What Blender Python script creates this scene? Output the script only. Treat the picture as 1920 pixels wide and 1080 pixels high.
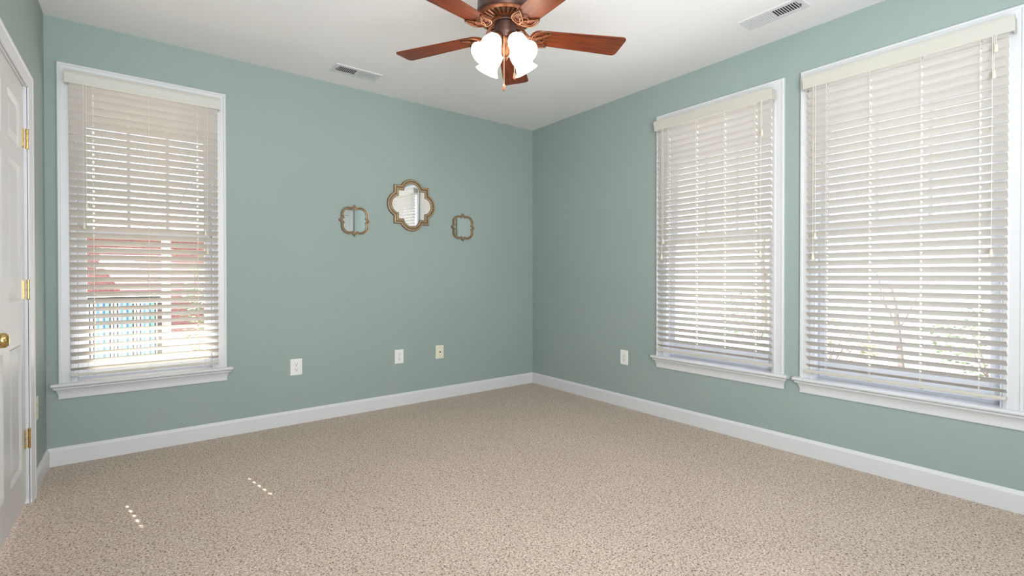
import bpy, bmesh, math, random
from math import sin, cos, pi, radians as R
from mathutils import Vector, Matrix

for o in list(bpy.data.objects):
    bpy.data.objects.remove(o, do_unlink=True)
scene = bpy.context.scene
COL = scene.collection

# ------------------------------------------------------------------ camera
YAW, PITCH, ROLL, FPX = .9138, -.0073, -.0007, 908.46
CAMPOS = Vector((-3.2289, -3.8389, 1.0989))
F = Vector((cos(PITCH) * cos(YAW), cos(PITCH) * sin(YAW), sin(PITCH)))
RR = Vector((sin(YAW), -cos(YAW), 0))
UU = RR.cross(F)
RX = cos(ROLL) * RR + sin(ROLL) * UU
UX = -sin(ROLL) * RR + cos(ROLL) * UU
cam_data = bpy.data.cameras.new('camera')
cam = bpy.data.objects.new('camera', cam_data)
COL.objects.link(cam)
cam.matrix_world = Matrix(((RX.x, UX.x, -F.x, CAMPOS.x), (RX.y, UX.y, -F.y, CAMPOS.y),
                           (RX.z, UX.z, -F.z, CAMPOS.z), (0, 0, 0, 1)))
cam_data.sensor_width = 36
cam_data.sensor_fit = 'HORIZONTAL'
cam_data.lens = FPX / 1920 * 36
cam_data.shift_y = -(540 - 524.42) / 1920
cam_data.clip_start = .02
cam_data.clip_end = 300
scene.camera = cam

# ------------------------------------------------------------------ world, sun, lights, exposure
H = 2.6            # ceiling height
LX = -3.652        # left wall
RY = -5.24         # rear wall
world = bpy.data.worlds.new('world')
scene.world = world
world.use_nodes = True
wn = world.node_tree.nodes
wn['Background'].inputs['Color'].default_value = (.79, .84, 1.0, 1)
wn['Background'].inputs['Strength'].default_value = 3.4

sd = bpy.data.lights.new('sun', 'SUN')
sd.energy = 32
sd.angle = R(.53)
sd.color = (1, .95, .86)
sun = bpy.data.objects.new('sun', sd)
COL.objects.link(sun)
sun.rotation_euler = Vector((.19, -1.0, -.66)).to_track_quat('-Z', 'Y').to_euler()


def area_light(name, loc, target, sx, sy, power, color=(1, 1, 1), spread=180):
    ld = bpy.data.lights.new(name, 'AREA')
    ld.shape = 'RECTANGLE'
    ld.size, ld.size_y = sx, sy
    ld.energy = power
    ld.color = color
    ld.spread = R(spread)
    o = bpy.data.objects.new(name, ld)
    COL.objects.link(o)
    o.location = loc
    o.rotation_euler = (Vector(target) - Vector(loc)).to_track_quat('-Z', 'Y').to_euler()
    return o


# unseen flash behind the camera, inferred from fan shadows; added fill bounced off ceiling
area_light('flash_umbrella', (-3.3, -4.95, 1.8), (-1.2, 0, 1.2), 1.1, 1.1, 58, (.865, .935, 1))
area_light('bounce_fill', (-2.75, -4.4, .9), (-2.05, -3.2, 2.6), 1.5, 1.3, 62, (.865, .935, 1), 165)  # added soft fill aimed at the ceiling to even out the room

vs = scene.view_settings
vs.view_transform = 'Standard'
vs.look = 'None'
vs.gamma = 1
vs.exposure = .19
vs.use_curve_mapping = False


# ------------------------------------------------------------------ materials
def lin(c):
    return tuple(((v / 255) / 12.92 if v / 255 <= .04045 else ((v / 255 + .055) / 1.055) ** 2.4) for v in c)


def mat(name, rgb, rough=.5, metal=0, vary=.04, scale=6, bump=0, bscale=200, spec=.5, coat=0):
    """Principled with a noise-driven colour variation; rgb in sRGB 0..255."""
    m = bpy.data.materials.new(name)
    m.use_nodes = True
    nt = m.node_tree
    b = nt.nodes['Principled BSDF']
    b.inputs['Roughness'].default_value = rough
    b.inputs['Metallic'].default_value = metal
    b.inputs['Specular IOR Level'].default_value = spec
    b.inputs['Coat Weight'].default_value = coat
    tc = nt.nodes.new('ShaderNodeTexCoord')
    ns = nt.nodes.new('ShaderNodeTexNoise')
    ns.inputs['Scale'].default_value = scale
    ns.inputs['Detail'].default_value = 3
    nt.links.new(tc.outputs['Object'], ns.inputs['Vector'])
    cr = nt.nodes.new('ShaderNodeValToRGB')
    c = lin(rgb)
    cr.color_ramp.elements[0].position = .3
    cr.color_ramp.elements[1].position = .7
    cr.color_ramp.elements[0].color = (*[v * (1 - vary) for v in c], 1)
    cr.color_ramp.elements[1].color = (*[min(1, v * (1 + vary)) for v in c], 1)
    nt.links.new(ns.outputs['Fac'], cr.inputs['Fac'])
    nt.links.new(cr.outputs['Color'], b.inputs['Base Color'])
    if bump:
        n2 = nt.nodes.new('ShaderNodeTexNoise')
        n2.inputs['Scale'].default_value = bscale
        n2.inputs['Detail'].default_value = 2
        nt.links.new(tc.outputs['Object'], n2.inputs['Vector'])
        bp = nt.nodes.new('ShaderNodeBump')
        bp.inputs['Strength'].default_value = bump
        bp.inputs['Distance'].default_value = .002
        nt.links.new(n2.outputs['Fac'], bp.inputs['Height'])
        nt.links.new(bp.outputs['Normal'], b.inputs['Normal'])
    return m


M = {}
M['wall'] = mat('teal_wall_paint', (156, 169, 164), .6, vary=.02, scale=1.2, bump=.15, bscale=260, spec=.25)
M['ceiling'] = mat('ceiling_paint', (240, 237, 236), .85, vary=.015, scale=1, bump=.1, bscale=200, spec=.1)
M['trim'] = mat('white_trim_paint', (219, 218, 219), .35, vary=.01, spec=.4)
M['door'] = mat('door_paint', (222, 219, 218), .3, vary=.01, spec=.5)
M['vinyl'] = mat('white_vinyl', (228, 230, 238), .3, vary=.01)
M['slat'] = mat('ivory_slat', (204, 198, 191), .45, vary=.015, scale=12, spec=.35)
M['valance'] = mat('ivory_valance', (202, 197, 187), .4, vary=.015, spec=.4)
M['cord'] = mat('ivory_cord', (232, 226, 212), .7, vary=.02)
M['tassel'] = mat('ivory_plastic', (228, 221, 200), .4, vary=.02)
M['plate'] = mat('white_plastic_plate', (240, 238, 232), .35, vary=.01)
M['almond'] = mat('almond_plastic_plate', (232, 226, 205), .35, vary=.01)
M['dark'] = mat('dark_slot', (40, 36, 32), .7)
M['duct'] = mat('dark_duct', (52, 52, 52), .8)
M['screw'] = mat('painted_screw', (205, 202, 195), .35, metal=.3)
M['brass'] = mat('polished_brass', (208, 180, 116), .2, metal=1, vary=.06, scale=40)
M['bronze'] = mat('oiled_bronze', (80, 54, 46), .42, metal=.55, vary=.12, scale=30, spec=.5)
M['bronze_hi'] = mat('rubbed_bronze', (112, 66, 40), .32, metal=.6, vary=.18, scale=45, spec=.5)
M['frame'] = mat('antique_gold_frame', (172, 146, 114), .36, metal=.4, vary=.16, scale=50)
M['frame_dark'] = mat('antique_gold_edge', (104, 90, 70), .5, metal=.3, vary=.2, scale=50)
M['chain'] = mat('pull_chain_metal', (225, 195, 165), .3, metal=.6)
M['fob'] = mat('walnut_fob', (150, 84, 52), .3, vary=.15, scale=60, coat=.3)
M['deck'] = mat('weathered_deck', (196, 180, 158), .8, vary=.12, scale=5)
M['ground'] = mat('pale_winter_ground', (205, 200, 190), .9, vary=.1, scale=1)
M['bark'] = mat('tree_bark', (120, 110, 104), .9, vary=.25, scale=12)
M['leaf'] = mat('shrub_leaf', (112, 128, 92), .6, vary=.35, scale=6)
M['leaf_dry'] = mat('dry_leaf', (148, 138, 110), .7, vary=.35, scale=6)
M['post'] = mat('porch_white', (238, 236, 230), .5, vary=.02)
M['chairframe'] = mat('dark_chair_frame', (66, 60, 58), .5, vary=.1)
M['pane_far'] = mat('curtained_pane', (176, 182, 192), .3)
M['porch_ceiling'] = mat('porch_ceiling_paint', (140, 130, 118), .7)
M['roof'] = mat('grey_shingle', (176, 172, 170), .9, vary=.15, scale=20)


def mirror_mat():
    m = bpy.data.materials.new('mirror_silver')
    m.use_nodes = True
    b = m.node_tree.nodes['Principled BSDF']
    b.inputs['Base Color'].default_value = (.93, .94, .94, 1)
    b.inputs['Metallic'].default_value = 1
    nt = m.node_tree
    ns = nt.nodes.new('ShaderNodeTexNoise')
    ns.inputs['Scale'].default_value = 4
    mr = nt.nodes.new('ShaderNodeMapRange')
    mr.inputs['To Min'].default_value = .005
    mr.inputs['To Max'].default_value = .02
    nt.links.new(ns.outputs['Fac'], mr.inputs['Value'])
    nt.links.new(mr.outputs['Result'], b.inputs['Roughness'])
    return m


M['mirror'] = mirror_mat()


def glass_mat():
    m = bpy.data.materials.new('window_glass')
    m.use_nodes = True
    nt = m.node_tree
    nt.nodes.remove(nt.nodes['Principled BSDF'])
    out = nt.nodes['Material Output']
    tr = nt.nodes.new('ShaderNodeBsdfTransparent')
    tr.inputs['Color'].default_value = (.95, .97, .97, 1)
    gl = nt.nodes.new('ShaderNodeBsdfGlossy')
    gl.inputs['Roughness'].default_value = .02
    lw = nt.nodes.new('ShaderNodeLayerWeight')
    lw.inputs['Blend'].default_value = .5
    pw = nt.nodes.new('ShaderNodeMath')
    pw.operation = 'POWER'
    pw.inputs[1].default_value = 5
    nt.links.new(lw.outputs['Facing'], pw.inputs[0])
    fr = nt.nodes.new('ShaderNodeMath')
    fr.operation = 'MULTIPLY_ADD'
    fr.inputs[1].default_value = .9
    fr.inputs[2].default_value = .04
    nt.links.new(pw.outputs[0], fr.inputs[0])
    mx = nt.nodes.new('ShaderNodeMixShader')
    nt.links.new(fr.outputs[0], mx.inputs['Fac'])
    nt.links.new(tr.outputs[0], mx.inputs[1])
    nt.links.new(gl.outputs[0], mx.inputs[2])
    nt.links.new(mx.outputs[0], out.inputs['Surface'])
    return m


M['glass'] = glass_mat()


def emit_mat(name, col, strength):
    m = bpy.data.materials.new(name)
    m.use_nodes = True
    b = m.node_tree.nodes['Principled BSDF']
    b.inputs['Base Color'].default_value = (.9, .88, .82, 1)
    b.inputs['Roughness'].default_value = .3
    b.inputs['Emission Color'].default_value = (*col, 1)
    b.inputs['Emission Strength'].default_value = strength
    return m


M['shade'] = emit_mat('lit_frosted_glass', (1, .92, .80), 5.0)
M['bulb'] = emit_mat('lit_bulb', (1, .85, .66), 14)


def carpet_mat():
    m = bpy.data.materials.new('beige_carpet')
    m.use_nodes = True
    nt = m.node_tree
    b = nt.nodes['Principled BSDF']
    b.inputs['Roughness'].default_value = .95
    b.inputs['Specular IOR Level'].default_value = .08
    b.inputs['Sheen Weight'].default_value = .15
    tc = nt.nodes.new('ShaderNodeTexCoord')
    n1 = nt.nodes.new('ShaderNodeTexNoise')
    n1.inputs['Scale'].default_value = 135
    n1.inputs['Detail'].default_value = 3.5
    n1.inputs['Roughness'].default_value = .65
    n1.inputs['Distortion'].default_value = .8
    nt.links.new(tc.outputs['Object'], n1.inputs['Vector'])
    cr = nt.nodes.new('ShaderNodeValToRGB')
    els = cr.color_ramp.elements
    els[0].position = .36
    els[0].color = (*lin((104, 80, 66)), 1)
    els[1].position = .47
    els[1].color = (*lin((192, 173, 156)), 1)
    e = els.new(.56)
    e.color = (*lin((211, 194, 178)), 1)
    e = els.new(.70)
    e.color = (*lin((238, 225, 212)), 1)
    nt.links.new(n1.outputs['Fac'], cr.inputs['Fac'])
    n2 = nt.nodes.new('ShaderNodeTexNoise')      # slow wear
    n2.inputs['Scale'].default_value = 1.3
    n2.inputs['Detail'].default_value = 3
    nt.links.new(tc.outputs['Object'], n2.inputs['Vector'])
    mr = nt.nodes.new('ShaderNodeMapRange')
    mr.inputs['From Min'].default_value = .3
    mr.inputs['From Max'].default_value = .7
    mr.inputs['To Min'].default_value = .95
    mr.inputs['To Max'].default_value = 1.04
    nt.links.new(n2.outputs['Fac'], mr.inputs['Value'])
    mx = nt.nodes.new('ShaderNodeMix')
    mx.data_type = 'RGBA'
    mx.blend_type = 'MULTIPLY'
    mx.inputs['Factor'].default_value = 1
    nt.links.new(cr.outputs['Color'], mx.inputs['A'])
    nt.links.new(mr.outputs['Result'], mx.inputs['B'])
    nt.links.new(mx.outputs['Result'], b.inputs['Base Color'])
    bp = nt.nodes.new('ShaderNodeBump')
    bp.inputs['Strength'].default_value = .55
    bp.inputs['Distance'].default_value = .006
    nt.links.new(n1.outputs['Fac'], bp.inputs['Height'])
    nt.links.new(bp.outputs['Normal'], b.inputs['Normal'])
    return m


M['carpet'] = carpet_mat()


def wood_mat():
    m = bpy.data.materials.new('cherry_blade_wood')
    m.use_nodes = True
    nt = m.node_tree
    b = nt.nodes['Principled BSDF']
    b.inputs['Roughness'].default_value = .5
    b.inputs['Coat Weight'].default_value = .08
    b.inputs['Coat Roughness'].default_value = .3
    b.inputs['Specular IOR Level'].default_value = .25
    tc = nt.nodes.new('ShaderNodeTexCoord')
    mp = nt.nodes.new('ShaderNodeMapping')
    mp.inputs['Scale'].default_value = (6, 90, 90)
    nt.links.new(tc.outputs['Object'], mp.inputs['Vector'])
    ns = nt.nodes.new('ShaderNodeTexNoise')
    ns.inputs['Scale'].default_value = 1
    ns.inputs['Detail'].default_value = 5
    ns.inputs['Distortion'].default_value = .6
    nt.links.new(mp.outputs['Vector'], ns.inputs['Vector'])
    cr = nt.nodes.new('ShaderNodeValToRGB')
    cr.color_ramp.elements[0].position = .3
    cr.color_ramp.elements[0].color = (*lin((78, 33, 14)), 1)
    cr.color_ramp.elements[1].position = .72
    cr.color_ramp.elements[1].color = (*lin((128, 58, 26)), 1)
    nt.links.new(ns.outputs['Fac'], cr.inputs['Fac'])
    nt.links.new(cr.outputs['Color'], b.inputs['Base Color'])
    return m


M['wood'] = wood_mat()


def brick_mat():
    m = bpy.data.materials.new('red_brick')
    m.use_nodes = True
    nt = m.node_tree
    b = nt.nodes['Principled BSDF']
    b.inputs['Roughness'].default_value = .9
    tc = nt.nodes.new('ShaderNodeTexCoord')
    mp = nt.nodes.new('ShaderNodeMapping')
    mp.inputs['Rotation'].default_value = (R(90), 0, 0)
    nt.links.new(tc.outputs['Object'], mp.inputs['Vector'])
    br = nt.nodes.new('ShaderNodeTexBrick')
    br.inputs['Scale'].default_value = 4.5
    br.inputs['Color1'].default_value = (*lin((150, 92, 84)), 1)
    br.inputs['Color2'].default_value = (*lin((128, 78, 74)), 1)
    br.inputs['Mortar'].default_value = (*lin((170, 150, 142)), 1)
    br.inputs['Mortar Size'].default_value = .015
    nt.links.new(mp.outputs['Vector'], br.inputs['Vector'])
    nt.links.new(br.outputs['Color'], b.inputs['Base Color'])
    return m


M['brick'] = brick_mat()


def plaid_mat():
    m = bpy.data.materials.new('striped_cushion_fabric')
    m.use_nodes = True
    nt = m.node_tree
    b = nt.nodes['Principled BSDF']
    b.inputs['Roughness'].default_value = .9
    tc = nt.nodes.new('ShaderNodeTexCoord')
    sx = nt.nodes.new('ShaderNodeSeparateXYZ')
    nt.links.new(tc.outputs['Object'], sx.inputs['Vector'])
    mu = nt.nodes.new('ShaderNodeMath')
    mu.operation = 'MULTIPLY'
    mu.inputs[1].default_value = 6.6
    nt.links.new(sx.outputs['X'], mu.inputs[0])
    fr = nt.nodes.new('ShaderNodeMath')
    fr.operation = 'FRACT'
    nt.links.new(mu.outputs[0], fr.inputs[0])
    cr = nt.nodes.new('ShaderNodeValToRGB')
    cr.color_ramp.interpolation = 'CONSTANT'
    stops = [(0, (104, 148, 182)), (.12, (160, 192, 204)), (.26, (60, 110, 165)), (.36, (140, 205, 175)),
             (.52, (60, 62, 84)), (.60, (240, 240, 240)), (.68, (70, 74, 96)), (.75, (240, 240, 240)),
             (.84, (60, 70, 100)), (.92, (240, 240, 240))]
    els = cr.color_ramp.elements
    els[0].position = 0
    els[0].color = (*lin(stops[0][1]), 1)
    els[1].position = stops[1][0]
    els[1].color = (*lin(stops[1][1]), 1)
    for p, c in stops[2:]:
        e = els.new(p)
        e.color = (*lin(c), 1)
    nt.links.new(fr.outputs[0], cr.inputs['Fac'])
    nt.links.new(cr.outputs['Color'], b.inputs['Base Color'])
    return m


M['plaid'] = plaid_mat()


# ------------------------------------------------------------------ mesh helpers
def obj(name, bm, m, parent=None, smooth=None, bevel=0):
    me = bpy.data.meshes.new(name)
    bmesh.ops.recalc_face_normals(bm, faces=bm.faces)
    bm.to_mesh(me)
    bm.free()
    o = bpy.data.objects.new(name, me)
    COL.objects.link(o)
    if m:
        for q in (m if isinstance(m, (list, tuple)) else [m]):
            me.materials.append(q)
    if parent:
        o.parent = parent
    if smooth:
        for p in me.polygons:
            p.use_smooth = True
        me.set_sharp_from_angle(angle=R(smooth))
    if bevel:
        md = o.modifiers.new('bevel', 'BEVEL')
        md.width = bevel
        md.segments = 2
        md.limit_method = 'ANGLE'
        md.angle_limit = R(40)
    return o


def thing(name, label, cat, loc=(0, 0, 0), rotz=0, group=None):
    o = bpy.data.objects.new(name, None)
    o.empty_display_size = .1
    COL.objects.link(o)
    o.location = loc
    o.rotation_euler = (0, 0, rotz)
    o['label'] = label
    o['category'] = cat
    if group:
        o['group'] = group
    return o


def tag(o, label, cat, group=None, kind=None):
    o['label'] = label
    o['category'] = cat
    if group:
        o['group'] = group
    if kind:
        o['kind'] = kind
    return o


def structure(o):
    o['kind'] = 'structure'
    return o


def struct_root(name, loc, rotz):
    o = bpy.data.objects.new(name, None)
    o.empty_display_size = .1
    COL.objects.link(o)
    o.location = loc
    o.rotation_euler = (0, 0, rotz)
    o['kind'] = 'structure'
    return o


def box(bm, x0, x1, y0, y1, z0, z1, mi=0):
    vs_ = [bm.verts.new(p) for p in ((x0, y0, z0), (x1, y0, z0), (x1, y1, z0), (x0, y1, z0),
                                     (x0, y0, z1), (x1, y0, z1), (x1, y1, z1), (x0, y1, z1))]
    for f in ((0, 3, 2, 1), (4, 5, 6, 7), (0, 1, 5, 4), (1, 2, 6, 5), (2, 3, 7, 6), (3, 0, 4, 7)):
        fc = bm.faces.new([vs_[i] for i in f])
        fc.material_index = mi


def prism(bm, prof, x0, x1, dx0=None, dx1=None):
    """profile [(y,z)] extruded along x; dx0/dx1(z-dependent end offsets) give slanted returns."""
    a = [bm.verts.new((x0 + (dx0(y, z) if dx0 else 0), y, z)) for y, z in prof]
    b = [bm.verts.new((x1 + (dx1(y, z) if dx1 else 0), y, z)) for y, z in prof]
    n = len(prof)
    for i in range(n):
        j = (i + 1) % n
        bm.faces.new((a[i], a[j], b[j], b[i]))
    bm.faces.new(a[::-1])
    bm.faces.new(b)


def lathe(bm, prof, seg=32, mat4=None, cap0=True, cap1=True, mi=0):
    """profile [(r,z)] turned about z."""
    rings = []
    for r, z in prof:
        ring = []
        for k in range(seg):
            p = Vector((r * cos(2 * pi * k / seg), r * sin(2 * pi * k / seg), z))
            if mat4:
                p = mat4 @ p
            ring.append(bm.verts.new(p))
        rings.append(ring)
    for a, b in zip(rings, rings[1:]):
        for k in range(seg):
            l = (k + 1) % seg
            f = bm.faces.new((a[k], a[l], b[l], b[k]))
            f.material_index = mi
    if cap0:
        bm.faces.new(rings[0][::-1]).material_index = mi
    if cap1:
        bm.faces.new(rings[-1]).material_index = mi


def tube(bm, pts, r, seg=8, closed=False, flat=1.0, up=Vector((0, 0, 1))):
    pts = [Vector(p) for p in pts]
    n = len(pts)
    rings = []
    for i, p in enumerate(pts):
        if closed:
            t = pts[(i + 1) % n] - pts[(i - 1) % n]
        else:
            t = pts[min(i + 1, n - 1)] - pts[max(i - 1, 0)]
        t.normalize()
        u = up
        if abs(t.dot(u)) > .95:
            u = Vector((1, 0, 0))
        s = t.cross(u).normalized()
        w = s.cross(t).normalized()
        rad = r[i] if isinstance(r, (list, tuple)) else r
        rings.append([bm.verts.new(p + rad * cos(2 * pi * k / seg) * s + rad * flat * sin(2 * pi * k / seg) * w)
                      for k in range(seg)])
    rng = range(n if closed else n - 1)
    for i in rng:
        a, b = rings[i], rings[(i + 1) % n]
        for k in range(seg):
            l = (k + 1) % seg
            bm.faces.new((a[k], a[l], b[l], b[k]))
    if not closed:
        bm.faces.new(rings[0][::-1])
        bm.faces.new(rings[-1])


def uframe(bm, x0, x1, z0, z1, prof, closed=False):
    """moulding around left, top and right sides (or all four): prof = [(inset, depth)]"""
    cols = []
    for o_, d in prof:
        pts = [(x0 + o_, -d, z0 + (o_ if closed else 0)), (x0 + o_, -d, z1 - o_), (x1 - o_, -d, z1 - o_),
               (x1 - o_, -d, z0 + (o_ if closed else 0))]
        cols.append([bm.verts.new(p) for p in pts])
    n = len(prof)
    for i in range(n):
        a, b = cols[i], cols[(i + 1) % n]
        for k in range(4 if closed else 3):
            l = (k + 1) % 4
            bm.faces.new((a[k], a[l], b[l], b[k]))
    if not closed:
        bm.faces.new([c[0] for c in cols])
        bm.faces.new([c[3] for c in cols][::-1])


def wall_grid(bm, u0, u1, holes, place, thick):
    """a wall slab in (u,z) with rectangular holes [(a,b,z0,z1)]; place(u,z,depth)->xyz"""
    us = sorted({u0, u1, *[h[0] for h in holes], *[h[1] for h in holes]})
    zs = sorted({0, H, *[h[2] for h in holes], *[h[3] for h in holes]})
    vd = {}

    def v(u, z, d):
        key = (round(u, 5), round(z, 5), d)
        if key not in vd:
            vd[key] = bm.verts.new(place(u, z, d))
        return vd[key]

    def inh(uc, zc):
        return any(h[0] < uc < h[1] and h[2] < zc < h[3] for h in holes) or not (u0 < uc < u1) or not (0 < zc < H)
    for i in range(len(us) - 1):
        for j in range(len(zs) - 1):
            ua, ub, za, zb = us[i], us[i + 1], zs[j], zs[j + 1]
            uc, zc = (ua + ub) / 2, (za + zb) / 2
            if inh(uc, zc):
                continue
            for d in (0, thick):
                bm.faces.new((v(ua, za, d), v(ub, za, d), v(ub, zb, d), v(ua, zb, d)))
            nb = ((uc, zs[j - 1] / 2 + za / 2 if j else -1, ua, za, ub, za),
                  (uc, zb / 2 + zs[j + 2] / 2 if j + 2 < len(zs) else H + 1, ua, zb, ub, zb),
                  (us[i - 1] / 2 + ua / 2 if i else u0 - 1, zc, ua, za, ua, zb),
                  (ub / 2 + us[i + 2] / 2 if i + 2 < len(us) else u1 + 1, zc, ub, za, ub, zb))
            for (a_, b_, p, q, r_, s_) in nb:
                if inh(a_, b_):
                    bm.faces.new((v(p, q, 0), v(r_, s_, 0), v(r_, s_, thick), v(p, q, thick)))


# ------------------------------------------------------------------ room shell
TH = .16
bm = bmesh.new()
box(bm, LX - .3, .3, RY - .3, .3, -.1, 0)
floor = structure(obj('floor', bm, M['carpet']))
bm = bmesh.new()
box(bm, LX - .3, .3, RY - .3, .3, H, H + .1)
structure(obj('ceiling', bm, M['ceiling']))

ZS, ZT = .478, 2.342        # stool top, casing top
CW = .07                    # casing width
WIN = {1: (-3.598, -2.750), 2: (-2.4699, -1.5226), 3: (-3.516, -2.5643)}


def hole(n):
    a, b = WIN[n]
    return (a + CW - .008, b - CW + .008, ZS - .03, ZT - CW + .008)


bm = bmesh.new()
wall_grid(bm, LX - TH, TH, [hole(1)], lambda u, z, d: (u, d, z), TH)
structure(obj('wall_back', bm, M['wall']))
bm = bmesh.new()
wall_grid(bm, RY, 0, [hole(2), hole(3)], lambda u, z, d: (d, u, z), TH)
structure(obj('wall_right', bm, M['wall']))
DH, DL, DZ = -.552, -1.45, 2.013   # door opening: hinge side, latch side, head
bm = bmesh.new()
wall_grid(bm, RY, 0, [(DL - .015, DH + .015, 0, DZ + .015)], lambda u, z, d: (LX - d, u, z), TH)
structure(obj('wall_left', bm, M['wall']))
bm = bmesh.new()
wall_grid(bm, LX - TH, TH, [(-1.0, -.10, 0, 2.255)], lambda u, z, d: (u, RY - d, z), TH)
structure(obj('wall_rear', bm, M['wall']))

BH, BT = .104, .014
bprof = [(0, 0), (-BT, 0), (-BT, BH - .018), (-BT + .003, BH - .012), (-.006, BH - .003), (-.004, BH), (0, BH)]


def baseboard(name, u0, u1, loc, rot, m0=0, m1=0):
    bm_ = bmesh.new()
    prism(bm_, bprof, u0, u1, (lambda y, z: -y * m0) if m0 else None, (lambda y, z: y * m1) if m1 else None)
    o = obj(name, bm_, M['trim'])
    o.location = loc
    o.rotation_euler = (0, 0, rot)
    structure(o)
    return o


baseboard('baseboard_back', LX, 0, (0, 0, 0), 0, 1, 1)
baseboard('baseboard_right', 0, -RY, (0, 0, 0), -pi / 2, 1, 1)
baseboard('baseboard_left', -.487, 0, (LX, 0, 0), pi / 2, 0, 1)
baseboard('baseboard_left', RY, -1.514, (LX, 0, 0), pi / 2, 1, 0)
baseboard('baseboard_rear', 1.095, -LX, (0, RY, 0), pi, 0, 1)


# ------------------------------------------------------------------ windows (wall frame: x right, y outwards, z up)
def make_window(n, loc, rot, x0, x1):
    """x0,x1: outer casing edges in the wall frame"""
    w = struct_root('window_%d' % n, loc, rot)
    bm = bmesh.new()
    prof = [(0, 0), (0, .017), (.004, .020), (.012, .020), (.016, .016), (.05, .012), (.056, .014), (.064, .012),
            (CW, .009), (CW, 0)]
    uframe(bm, x0, x1, ZS, ZT, prof)
    obj('window_casing', bm, M['trim'], w)
    # stool
    bm = bmesh.new()
    pr = [(.10, ZS - .02), (-.004, ZS - .02), (-.040, ZS - .02), (-.0465, ZS - .017), (-.049, ZS - .010),
          (-.0465, ZS - .003), (-.040, ZS), (.10, ZS)]
    xs = (x0 + CW - .006, x1 - CW + .006)
    prism(bm, [(y, z) for y, z in pr if y < .0] + [(0, ZS), (0, ZS - .02)], x0 - .032, x1 + .032)
    box(bm, xs[0], xs[1], 0, .10, ZS - .02, ZS)
    obj('window_stool', bm, M['trim'], w)
    bm = bmesh.new()
    ap = [(0, ZS - .093), (-.010, ZS - .093), (-.012, ZS - .085), (-.010, ZS - .076), (-.014, ZS - .060),
          (-.022, ZS - .040), (-.028, ZS - .034), (-.034, ZS - .033), (-.036, ZS - .024), (-.030, ZS - .020), (0, ZS - .020)]
    prism(bm, ap, x0 - .002, x1 + .002, lambda y, z: (-y - .012) * -.9, lambda y, z: (-y - .012) * .9)
    obj('window_apron', bm, M['trim'], w, smooth=30)
    # jamb lining
    a, b, t = x0 + CW - .004, x1 - CW + .004, ZT - CW + .004
    bm = bmesh.new()
    box(bm, a - .004, a + .014, 0, TH - .02, ZS, t)
    box(bm, b - .014, b + .004, 0, TH - .02, ZS, t)
    box(bm, a - .004, b + .004, 0, TH - .02, t - .014, t + .004)
    box(bm, a - .004, b + .004, .07, TH, ZS - .03, ZS + .012)
    obj('window_jamb', bm, M['vinyl'], w)
    a += .014
    b -= .014
    t -= .014
    # sashes
    ZM = 1.37
    ST = .042

    def sash(name, y0, y1, z0, z1, bot, top, grid):
        bm = bmesh.new()
        box(bm, a + .001, a + ST, y0, y1, z0, z1)
        box(bm, b - ST, b - .001, y0, y1, z0, z1)
        box(bm, a + ST, b - ST, y0, y1, z0, z0 + bot)
        box(bm, a + ST, b - ST, y0, y1, z1 - top, z1)
        s = obj(name, bm, M['vinyl'], w, bevel=.003)
        gx0, gx1, gz0, gz1 = a + ST, b - ST, z0 + bot, z1 - top
        bm = bmesh.new()
        ym = (y0 + y1) / 2
        box(bm, gx0 - .005, gx1 + .005, ym - .002, ym + .002, gz0 - .005, gz1 + .005)
        obj('window_pane', bm, M['glass'], s)
        if grid:
            bm = bmesh.new()
            for k in (1, 2):
                xm = gx0 + (gx1 - gx0) * k / 3
                box(bm, xm - .009, xm + .009, ym - .012, ym - .003, gz0, gz1)
                zm = gz0 + (gz1 - gz0) * k / 3
                box(bm, gx0, gx1, ym - .0125, ym - .0035, zm - .009, zm + .009)
            obj('muntin_grid', bm, M['vinyl'], s)
        return s
    sash('lower_sash', .055, .085, ZS + .013, ZM + .018, .095, .036, False)
    sash('upper_sash', .09, .12, ZM - .018, t - .001, .036, .04, True)
    bm = bmesh.new()
    xc = (a + b) / 2
    box(bm, xc - .03, xc + .03, .048, .075, ZM + .0185, ZM + .026)
    lathe(bm, [(.012, 0), (.012, .012), (.006, .016)], 16, Matrix.Translation((xc, .062, ZM + .026)))
    obj('sash_lock', bm, M['vinyl'], w)
    return w


make_window(1, (0, 0, 0), 0, *WIN[1])
make_window(2, (0, 0, 0), -pi / 2, -WIN[2][1], -WIN[2][0])
make_window(3, (0, 0, 0), -pi / 2, -WIN[3][1], -WIN[3][0])


# ------------------------------------------------------------------ blinds
def copy_tree(o, parent=None):
    c = o.copy()
    COL.objects.link(c)
    c.parent = parent
    for ch in list(o.children):
        copy_tree(ch, c)
    return c


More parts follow.
